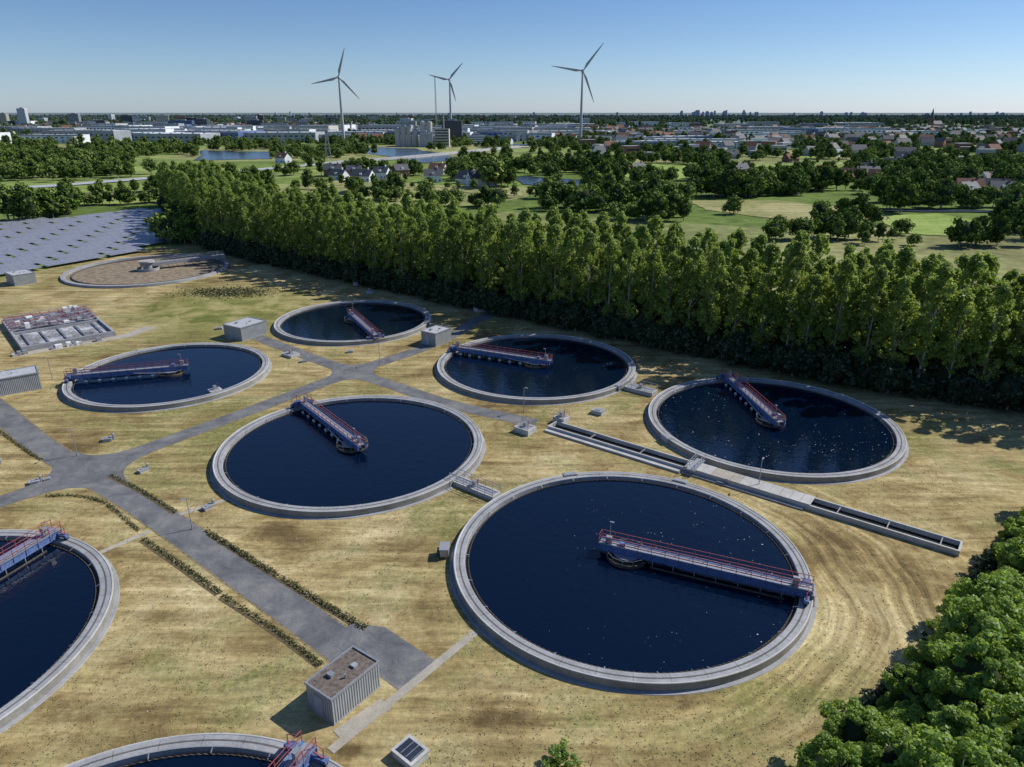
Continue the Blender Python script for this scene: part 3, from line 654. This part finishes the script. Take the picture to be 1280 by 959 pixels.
# ------------------------------------------------------------------ solar field
u=Vector((.5,.866)); v=Vector((-.866,.5)); o0=Vector((-171,235)); e=empty('solar_farm')
sp=[Vector(p) for p in [(-330,140),(-166,224),(-130,298),(-165,392),(-202,392),(-236,345),(-330,345)]]
def clipline(o,d,poly):
    ts=[]
    for a,c in zip(poly,poly[1:]+poly[:1]):
        ed=c-a; den=d.x*ed.y-d.y*ed.x
        if abs(den)<1e-9: continue
        w_=a-o; t=(w_.x*ed.y-w_.y*ed.x)/den; s_=(w_.x*d.y-w_.y*d.x)/den
        if 0<=s_<1: ts.append(t)
    return (min(ts),max(ts)) if len(ts)>=2 else None
k=-10
while k<30:
    o=o0+v*(k*8.9+3); r=clipline(o,u,sp); k+=1
    if not r or r[1]-r[0]<6: continue
    x=r[0]+1
    while x<r[1]-4:
        ln=min(21,r[1]-x-1); me=bpy.data.meshes.new('panel_table'); hw=3.0; z0,z1=1.0,1.5
        P=[o+u*x-v*hw,o+u*(x+ln)-v*hw,o+u*(x+ln)+v*hw,o+u*x+v*hw]; zz=[z0,z0,z1,z1]
        vs=[(p.x,p.y,z) for p,z in zip(P,zz)]+[(p.x,p.y,z-.08) for p,z in zip(P,zz)]
        fs=[(0,1,2,3),(7,6,5,4),(0,4,5,1),(1,5,6,2),(2,6,7,3),(3,7,4,0)]
        for q in range(0,int(ln),4):
            for off,zt in((-1.6,z0+.1),(1.6,z1-.2)):
                p=o+u*(x+q+1)+v*off; n0=len(vs); vs+=[(p.x-.06,p.y,0),(p.x+.06,p.y,0),(p.x+.06,p.y,zt),(p.x-.06,p.y,zt)]; fs.append((n0,n0+1,n0+2,n0+3))
        me.from_pydata(vs,[],fs); me.materials.append(M_SOL); me.materials.append(M_GALV)
        for i,pl in enumerate(me.polygons): pl.material_index=0 if i==0 else 1
        uv=me.uv_layers.new(); uvs=[(0,0),(ln,0),(ln,4.65),(0,4.65)]
        for i in range(4): uv.data[i].uv=uvs[i]
        ob=bpy.data.objects.new('panel_table',me); COL.objects.link(ob); ob.parent=e; x+=ln+1.6
sheet('solar_ground',[(p.x,p.y) for p in sp],.06,M_F1)

# ------------------------------------------------------------------ turbines, masts
def turbine(x,y,hub,bl,a0,yaw=0):
    e=empty('wind_turbine',(x,y,0),yaw); b=MB(); n=6
    for i in range(n): b.cyl((0,0,hub*i/n),(0,0,hub*(i+1)/n),2.6-1.2*i/n,2.6-1.2*(i+1)/n,20,M_TUR,False)
    b.build('tower',parent=e,smooth=True); b=MB(); b.box(-2,2,-3.5,8,hub-2,hub+2.2,M_TUR); b.cyl((0,-6.5,hub),(0,-3.5,hub),1.0,2.1,16,M_TUR); b.build('nacelle',parent=e)
    b=MB()
    for j in range(3):
        a=math.radians(a0+120*j); ax=Vector((math.sin(a),0,math.cos(a))); pr=Vector((math.cos(a),0,-math.sin(a))); c=Vector((0,-5,hub))
        secs=[(0,.9,.9),(.06,1.0,.9),(.2,2.1,.6),(.5,1.5,.4),(.8,.95,.25),(1,.3,.1)]; vs=[];K=8
        for t,ch,th in secs:
            for q in range(K):
                f=2*math.pi*q/K; vs.append(c+ax*(1+bl*t)+pr*(math.cos(f)*ch-(ch*.4 if t>.1 else 0))+Vector((0,math.sin(f)*th,0)))
        fs=[(s_*K+q,s_*K+(q+1)%K,(s_+1)*K+(q+1)%K,(s_+1)*K+q) for s_ in range(5) for q in range(K)]; b.add(vs,fs,M_TUR)
    b.build('rotor',parent=e,smooth=True)
turbine(-267,1190,100,42,17,.15); turbine(-112,1385,104,37,43,-.1); turbine(114,1250,112,51,38,.05)
b=MB(); Hh=115
for i in range(4):
    a=i*math.pi/2+.4; c=(a+math.pi/2)
    b.beam((2*math.cos(a),2*math.sin(a),0),(.7*math.cos(a),.7*math.sin(a),Hh),.35,.35,M_GREYC)
    for j in range(23):
        f=j/23; g=(j+1)/23; r0=2-1.3*f; r1=2-1.3*g; b.beam((r0*math.cos(a),r0*math.sin(a),Hh*f),(r1*math.cos(c),r1*math.sin(c),Hh*g),.18,.18,M_GREYC)
b.build('lattice_mast',(-150,1500,0))
def pylon(x,y,h=38):
    b=MB()
    for i in range(4):
        a=i*math.pi/2+.785; c=a+math.pi/2
        for j in range(8):
            r0=4*(1-j/8)+.5; r1=4*(1-(j+1)/8)+.5; z0=h*j/8; z1=h*(j+1)/8
            b.beam((r0*math.cos(a),r0*math.sin(a),z0),(r1*math.cos(a),r1*math.sin(a),z1),.4,.4,M_GALV); b.beam((r0*math.cos(a),r0*math.sin(a),z0),(r1*math.cos(c),r1*math.sin(c),z1),.22,.22,M_GALV)
    for z,l in((h*.7,8),(h*.83,6),(h*.96,4)): b.beam((-l,0,z),(l,0,z),.4,.4,M_GALV)
    b.build('power_pylon',(x,y,0),.4)
pylon(-205,830); pylon(-318,1040)

# ------------------------------------------------------------------ distant buildings
BL=[]
def gx(px,Y): return (px-640)/887*(.934*Y+17.9)
def hall(x,y,W,D,h,yaw,wall,roof,kind='industrial_hall'):
    BL.append((x,y,max(W,D)*.62+8)); e=MB()
    e.box(-W/2,W/2,-D/2,D/2,0,h,wall,roof); e.box(-W/2-.3,W/2+.3,-D/2-.3,-D/2-.01,h*.86,h+.6,M_GREYC); 
    n=int(W/9)
    for i in range(n):
        xx=-W/2+4+i*(W-8)/max(1,n-1); 
        e.box(xx-1.8,xx+1.8,-D/2-.25,-D/2-.02,.2,h*.42,R.choice([M_DKC,M_GREYC,M_BLUE]) ); e.box(xx-2.2,xx+2.2,-D/2-.2,-D/2-.02,h*.6,h*.74,M_GLASS)
        if i%2: e.box(xx-1.5,xx+1.5,-D*.2,-D*.2+3,h+.01,h+1.4,M_GALV)
    e.build(kind,(x,y,0),yaw)
def block(x,y,W,D,h,yaw,wall,kind='apartment_tower'):
    BL.append((x,y,max(W,D)*.6+5)); e=MB(); e.box(-W/2,W/2,-D/2,D/2,0,h,wall,M_ROOF); e.box(-W/5,W/5,-D/5,D/5,h+.01,h+3,M_GREYC)
    for k in range(int(h/3.2)): 
        e.box(-W/2+.8,W/2-.8,-D/2-.12,-D/2-.01,k*3.2+1.2,k*3.2+2.5,M_GLASS); e.box(W/2+.01,W/2+.12,-D/2+.8,D/2-.8,k*3.2+1.2,k*3.2+2.5,M_GLASS); e.box(-W/2-.12,-W/2-.01,-D/2+.8,D/2-.8,k*3.2+1.2,k*3.2+2.5,M_GLASS)
    e.build(kind,(x,y,0),yaw)
WL=[M_WHITE,M_WHITE,M_GREYC,M_BUILD,M_BLUE,M_WHITE]
def zone(n,x0,x1,y0,y1,wr=(40,110),hr=(10,18)):
    for _ in range(n):
        for tr in range(20):
            x=R.uniform(x0,x1);y=R.uniform(y0,y1)
            if all((x-a)**2+(y-c)**2>(r*1.1)**2 for a,c,r in BL): break
        W=R.uniform(*wr); hall(x,y,W,W*R.uniform(.4,.8),R.uniform(*hr),R.uniform(-.3,.3),R.choice(WL),R.choice([M_ROOFL,M_ROOFL,M_WHITE,M_GREYC]))
zone(44,-950,-270,1260,2100,(50,130),(12,22)); zone(26,-200,130,1420,2100,(50,110),(12,20)); zone(8,160,330,1080,1350,(50,90),(8,11)); zone(16,380,850,1450,2000,(50,110)); zone(8,-90,60,1310,1420,(30,50)); zone(16,-1900,-900,1900,2900,(60,140),(12,20)); zone(16,-200,1200,2100,3000,(60,140),(12,18))
e=empty('silo_plant',(-120,1150,0)); b=MB()
for i,(x,h) in enumerate([(-55,26),(-46,30),(-37,30),(-28,24),(-16,36),(-6,36)]): b.cyl((x,0,0),(x,0,h),4.2,4.2,18,M_BUILD); b.cyl((x,0,h),(x,0,h+2.5),4.2,.8,18,M_GREYC)
b.box(-60,20,10,40,0,16,M_WHITE,M_ROOFL); b.box(-20,0,-14,-6,0,20,M_GREYC); b.box(2,24,-6,12,0,26,M_BUILD,M_ROOF)
for k in range(6): b.box(3,23,-6.2,-6.02,3+k*4,5+k*4,M_GLASS)
b.beam((-58,0,34),(0,0,40),2,2,M_GALV); b.cyl((14,20,16),(14,20,48),1.2,1,10,M_GREYC); b.build('silos',parent=e); BL.append((-130,1150,60))
block(-103,1300,34,22,36,0,M_DKC,'office_block'); block(-60,1240,30,18,14,.2,M_WHITE,'office_block')
for _ in range(46):
    x=R.uniform(-2100,-700);y=R.uniform(2400,4200); h=R.choice([15,20,25,30,38]); block(x,y,R.uniform(18,50),R.uniform(14,20),h,R.uniform(-.5,.5),R.choice([M_BUILD,M_WHITE,M_GREYC,M_BRICK,M_DKC]))
block(gx(32,2700),2700,26,22,62,.2,M_WHITE); block(gx(8,2900),2900,24,20,45,.1,M_BUILD); block(gx(95,3000),3000,40,20,44,.1,M_GREYC); block(gx(228,2300),2300,70,24,26,.1,M_BLUE); block(gx(255,2300),2300,30,24,30,.1,M_DKC)
for _ in range(26):
    x=R.uniform(-700,600);y=R.uniform(2300,4500); block(x,y,R.uniform(18,50),R.uniform(14,20),R.choice([12,16,22,28]),R.uniform(-.5,.5),R.choice([M_BUILD,M_WHITE,M_GREYC,M_BRICK]))
M_HZ=plain('distant_building_haze',(.26,.32,.40),.9,var=.05,scale=.001)  # skyline towers: distance haze put into their base colour
b=MB()
def sky_tower(x,Y,W,h):
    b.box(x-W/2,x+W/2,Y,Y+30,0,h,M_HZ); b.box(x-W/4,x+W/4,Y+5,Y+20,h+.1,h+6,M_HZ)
    for k in range(int(h/12)): b.box(x-W/2+2,x+W/2-2,Y-.6,Y-.1,k*12+5,k*12+9,M_GREYC)
for _ in range(20):
    Y=R.uniform(9500,11500); sky_tower(gx(R.gauss(885,26),Y),Y,R.uniform(14,34),R.uniform(45,74))
for _ in range(26):
    Y=R.uniform(8000,11500); sky_tower(gx(R.uniform(300,1270),Y),Y,R.uniform(14,36),R.uniform(34,54))
b.build('city_skyline')
b=MB(); b.box(-5,5,-5,5,0,32,M_BRICK); b.cyl((0,0,32),(0,0,62),6.4,.2,8,M_SLATE); b.box(5.01,40,-9,9,0,14,M_BRICK); b.add([(5,-10,14),(40,-10,14),(40,10,14),(5,10,14),(5,0,24),(40,0,24)],[(0,1,5,4),(2,3,4,5),(0,4,3),(1,2,5)],M_SLATE)
for s_ in(-1,1): b.box(-1.5,1.5,s_*5.02,s_*5.1,20,28,M_DARK)
b.build('church',(gx(1162,2400),2400,0),.3)
def gable(e,W,D,h,wall,roof,yaw=0,c=(0,0),detail=True,chim=True):
    ca,sa=math.cos(yaw),math.sin(yaw); T=lambda P:[(c[0]+x*ca-y*sa,c[1]+x*sa+y*ca,z) for x,y,z in P]
    rh=D*.48; o=.5; e.box(-W/2,W/2,-D/2,D/2,0,h,wall,yaw=yaw,c=c)
    e.add(T([(-W/2-o,-D/2-o,h-.3),(W/2+o,-D/2-o,h-.3),(W/2+o,D/2+o,h-.3),(-W/2-o,D/2+o,h-.3),(-W/2-o,0,h+rh),(W/2+o,0,h+rh)]),[(0,1,5,4),(2,3,4,5)],roof)
    e.add(T([(-W/2,-D/2,h),(-W/2,D/2,h),(-W/2,0,h+rh-.3),(W/2,-D/2,h),(W/2,D/2,h),(W/2,0,h+rh-.3)]),[(0,2,1),(3,4,5)],wall)
    if detail:
        for i in range(4):
            xx=-W/2+1.5+i*(W-3)/3
            if i!=1: e.box(xx-.55,xx+.55,-D/2-.06,-D/2-.01,1,2.4,M_GLASS)
            else: e.box(xx-.5,xx+.5,-D/2-.06,-D/2-.01,0,2.2,M_WH)
        e.box(-W/2-.06,-W/2-.01,-1,1,h-.4,h+1.2,M_GLASS); e.box(W/2+.01,W/2+.06,-1.2,1.2,1,2.4,M_GLASS)
        e.box(-1,1,-D/2+.4,-D/2+1.9,h+.4,h+2.0,M_WH)
        if chim: e.box(W*.25,W*.25+.9,-.5,.4,h+rh-1,h+rh+1.3,wall)
def house(x,y,W=12,D=9,h=4.5,yaw=0,roof=None,wall=None):
    BL.append((x,y,11)); e=MB(); gable(e,W,D,h,wall,roof); e.build('brick_house',(x,y,0),yaw)
HS=[(-136,580,14,9),(-128,600,12,8),(-114,566,16,10),(-104,590,12,9),(-92,610,12,9),(-148,612,14,9),(-32,548,18,11),(-22,530,20,11),(-12,556,12,9),
 (252,560,14,9),(266,580,16,10),(278,560,13,9),(288,596,16,10),(262,620,14,9),(300,628,14,9),(240,606,12,9),(292,470,14,9),(304,488,16,10),(318,476,14,9),(330,500,14,9),
 (350,540,14,9),(196,640,16,10),(-64,640,14,9),(-240,780,14,10),(110,650,14,9),(330,680,14,9),(370,720,16,10),(420,800,16,10),(300,800,16,10),(250,850,16,10),(460,760,14,10),(-60,560,13,9)]
for i,(x,y,W,D) in enumerate(HS): house(x,y,W,D,R.uniform(3.5,6),R.uniform(-.7,.7),R.choice([M_TILE,M_SLATE,M_SLATE]),R.choice([M_BRICK,M_BRICK,M_BUILD,M_WHITE]))
b=MB(); cnt=0
for _ in range(1700):
    if _<500: x=R.uniform(-1100,300); y=R.uniform(1250,2400)
    elif _<1300: x=R.uniform(100,1500); y=R.uniform(850,2300)
    else: x=R.uniform(-2200,-500); y=R.uniform(1900,3400)
    if any((x-a)**2+(y-c)**2<(r+5)**2 for a,c,r in BL) or abs(x)>.8*y+40: continue
    W=R.uniform(11,26);D=R.uniform(9,15);h=R.uniform(5,10); wl=R.choice([M_BRICK,M_BUILD,M_WHITE,M_GREYC,M_GREYC]); yw=R.uniform(-.8,.8)
    if R.random()<.55: gable(b,W,D,h,wl,R.choice([M_TILE,M_SLATE,M_SLATE]),yw,(x,y),False)
    else: b.box(-W/2,W/2,-D/2,D/2,0,h*1.3,wl,M_ROOFL,yaw=yw,c=(x,y)); b.box(-W/2+1,W/2-1,-D/2-.1,-D/2-.02,h*.5,h*.8,M_GLASS,yaw=yw,c=(x,y))
b.build('distant_town')

# ------------------------------------------------------------------ distant trees
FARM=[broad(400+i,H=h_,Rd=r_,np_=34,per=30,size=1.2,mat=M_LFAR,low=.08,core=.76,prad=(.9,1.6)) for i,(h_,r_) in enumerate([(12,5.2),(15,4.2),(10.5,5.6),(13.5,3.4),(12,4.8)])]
G=NR.rand(64,64)
def vn(x,y,s,o=0):
    x=x/s+o;y=y/s+o*1.7; xi=np.floor(x).astype(int);yi=np.floor(y).astype(int);fx=x-xi;fy=y-yi;fx=fx*fx*(3-2*fx);fy=fy*fy*(3-2*fy)
    g=lambda a,c:G[a%64,c%64]
    return (g(xi,yi)*(1-fx)+g(xi+1,yi)*fx)*(1-fy)+(g(xi,yi+1)*(1-fx)+g(xi+1,yi+1)*fx)*fy
def inpoly(X,Y,poly):
    r=np.zeros(len(X),bool); n=len(poly)
    for i in range(n):
        x0,y0=poly[i];x1,y1=poly[(i+1)%n]
        if y0==y1: continue
        c=((y0>Y)!=(y1>Y))&(X<(x1-x0)*(Y-y0)/(y1-y0)+x0); r^=c
    return r
EXC=WATERS+[p for p,m in FIELDS]+[[(-350,640),(-225,640),(-268,860),(-425,900)],[(-170,650),(-52,640),(-60,850),(-200,920)],[(-6,470),(44,470),(60,530),(-6,560)]]
HW=[(-480,440),(-358,500),(-284,601),(-200,740),(-120,860),(-60,980),(20,1150)]
def cull(A):
    X,Y=A[:,0],A[:,1]; ok=np.ones(len(A),bool)
    for p in EXC: ok&=~inpoly(X,Y,p)
    for a,c,r in BL:
        if c<4600: ok&=((X-a)**2+(Y-c)**2>(r*.8)**2) & ~((abs(X-a*.97)<r*.6)&(Y<c)&(Y>c-r-35))
    for (x0,y0),(x1,y1) in zip(HW[:-1],HW[1:]):
        d=np.array([x1-x0,y1-y0]); L=d@d; t=np.clip(((X-x0)*d[0]+(Y-y0)*d[1])/L,0,1); ok&=((X-x0-t*d[0])**2+(Y-y0-t*d[1])**2)>22**2
    return A[ok]
allp=[]
def scat(n,y0,y1,thr,s0,s1,sc=110,hd=.5):
    Y=y0+(y1-y0)*NR.rand(n)**hd; X=(NR.rand(n)*2-1)*(.80*Y+40)
    d=.62*vn(X,Y,sc)+.38*vn(X,Y,sc*.33,9); hedg=np.abs(vn(X,Y,sc*1.2,21)-.5)<.03
    k=(d>thr)|hedg|(NR.rand(n)<.04); A=np.stack([X,Y,np.zeros(n),s0+(s1-s0)*NR.rand(n)**1.5],1)[k]; return cull(A)
allp.append(scat(3800,460,800,.62,.35,1.15,50,.7)); allp.append(scat(8000,800,1400,.54,.5,1.2,95,.7)); allp.append(scat(11000,1300,2600,.51,.6,1.1,150,.7)); 
allp.append(scat(12000,2500,8000,.36,1.2,2.1,500,.7))
CL=[(-240,366,13,20,22,1.05),(62,492,16,12,11,1.15),(135,462,22,10,20,1.2),(172,478,22,14,26,1.25),(208,500,18,16,20,1.3),(206,388,8,7,8,1.3),(238,430,20,8,13,1.1),(330,525,40,14,40,1.2),(262,540,30,6,15,1.0),(214,322,16,9,9,.9),(240,330,18,14,18,1.1),(120,380,8,3,4,.7),(92,440,16,10,11,1.0),(-120,620,50,12,28,1.0),(-90,548,40,5,10,.7),(-30,575,30,10,14,1.0),(-440,700,130,60,130,1.0),(-350,600,60,30,40,1.0),(-540,860,120,50,150,1.0),(0,660,60,25,24,1.0),(330,600,60,40,70,1.1),(150,300,30,20,10,.6),
 (40,400,26,16,20,1.0),(70,360,20,12,14,1.0),(-60,440,40,8,14,.9),(160,345,20,5,9,.8),(250,300,30,12,22,1.0),(130,300,24,6,12,.8),(190,285,16,6,9,.8),(-30,410,24,10,10,.9)]
for x,y,rx,ry,n,s in CL:
    a=NR.rand(n)*6.283;q=np.sqrt(NR.rand(n)); A=np.stack([x+q*rx*np.cos(a),y+q*ry*np.sin(a),np.zeros(n),s*(.5+.7*NR.rand(n))],1)
    allp.append(cull(A))
a=NR.rand(9)*6.283; allp.append(np.stack([-10+7*np.cos(a),526+8*np.sin(a),np.zeros(9),1.3+.5*NR.rand(9)],1))
for (xa,ya),(xb,yb),n,s in [((-262,408),(-183,436),22,.7),((-300,470),(-225,495),14,.7),((70,770),(190,780),26,.9),((95,560),(60,700),16,1),((200,400),(290,408),20,.9),((0,455),(95,452),14,.8),((150,585),(200,720),18,1),((-160,545),(-20,500),12,.5)]:
    t=(np.arange(n)+.5)/n; allp.append(np.stack([xa+(xb-xa)*t+NR.normal(size=n)*2.5,ya+(yb-ya)*t+NR.normal(size=n)*2.5,np.zeros(n),s*(.6+.7*NR.rand(n))],1))
A=np.concatenate(allp); print('far trees',len(A))
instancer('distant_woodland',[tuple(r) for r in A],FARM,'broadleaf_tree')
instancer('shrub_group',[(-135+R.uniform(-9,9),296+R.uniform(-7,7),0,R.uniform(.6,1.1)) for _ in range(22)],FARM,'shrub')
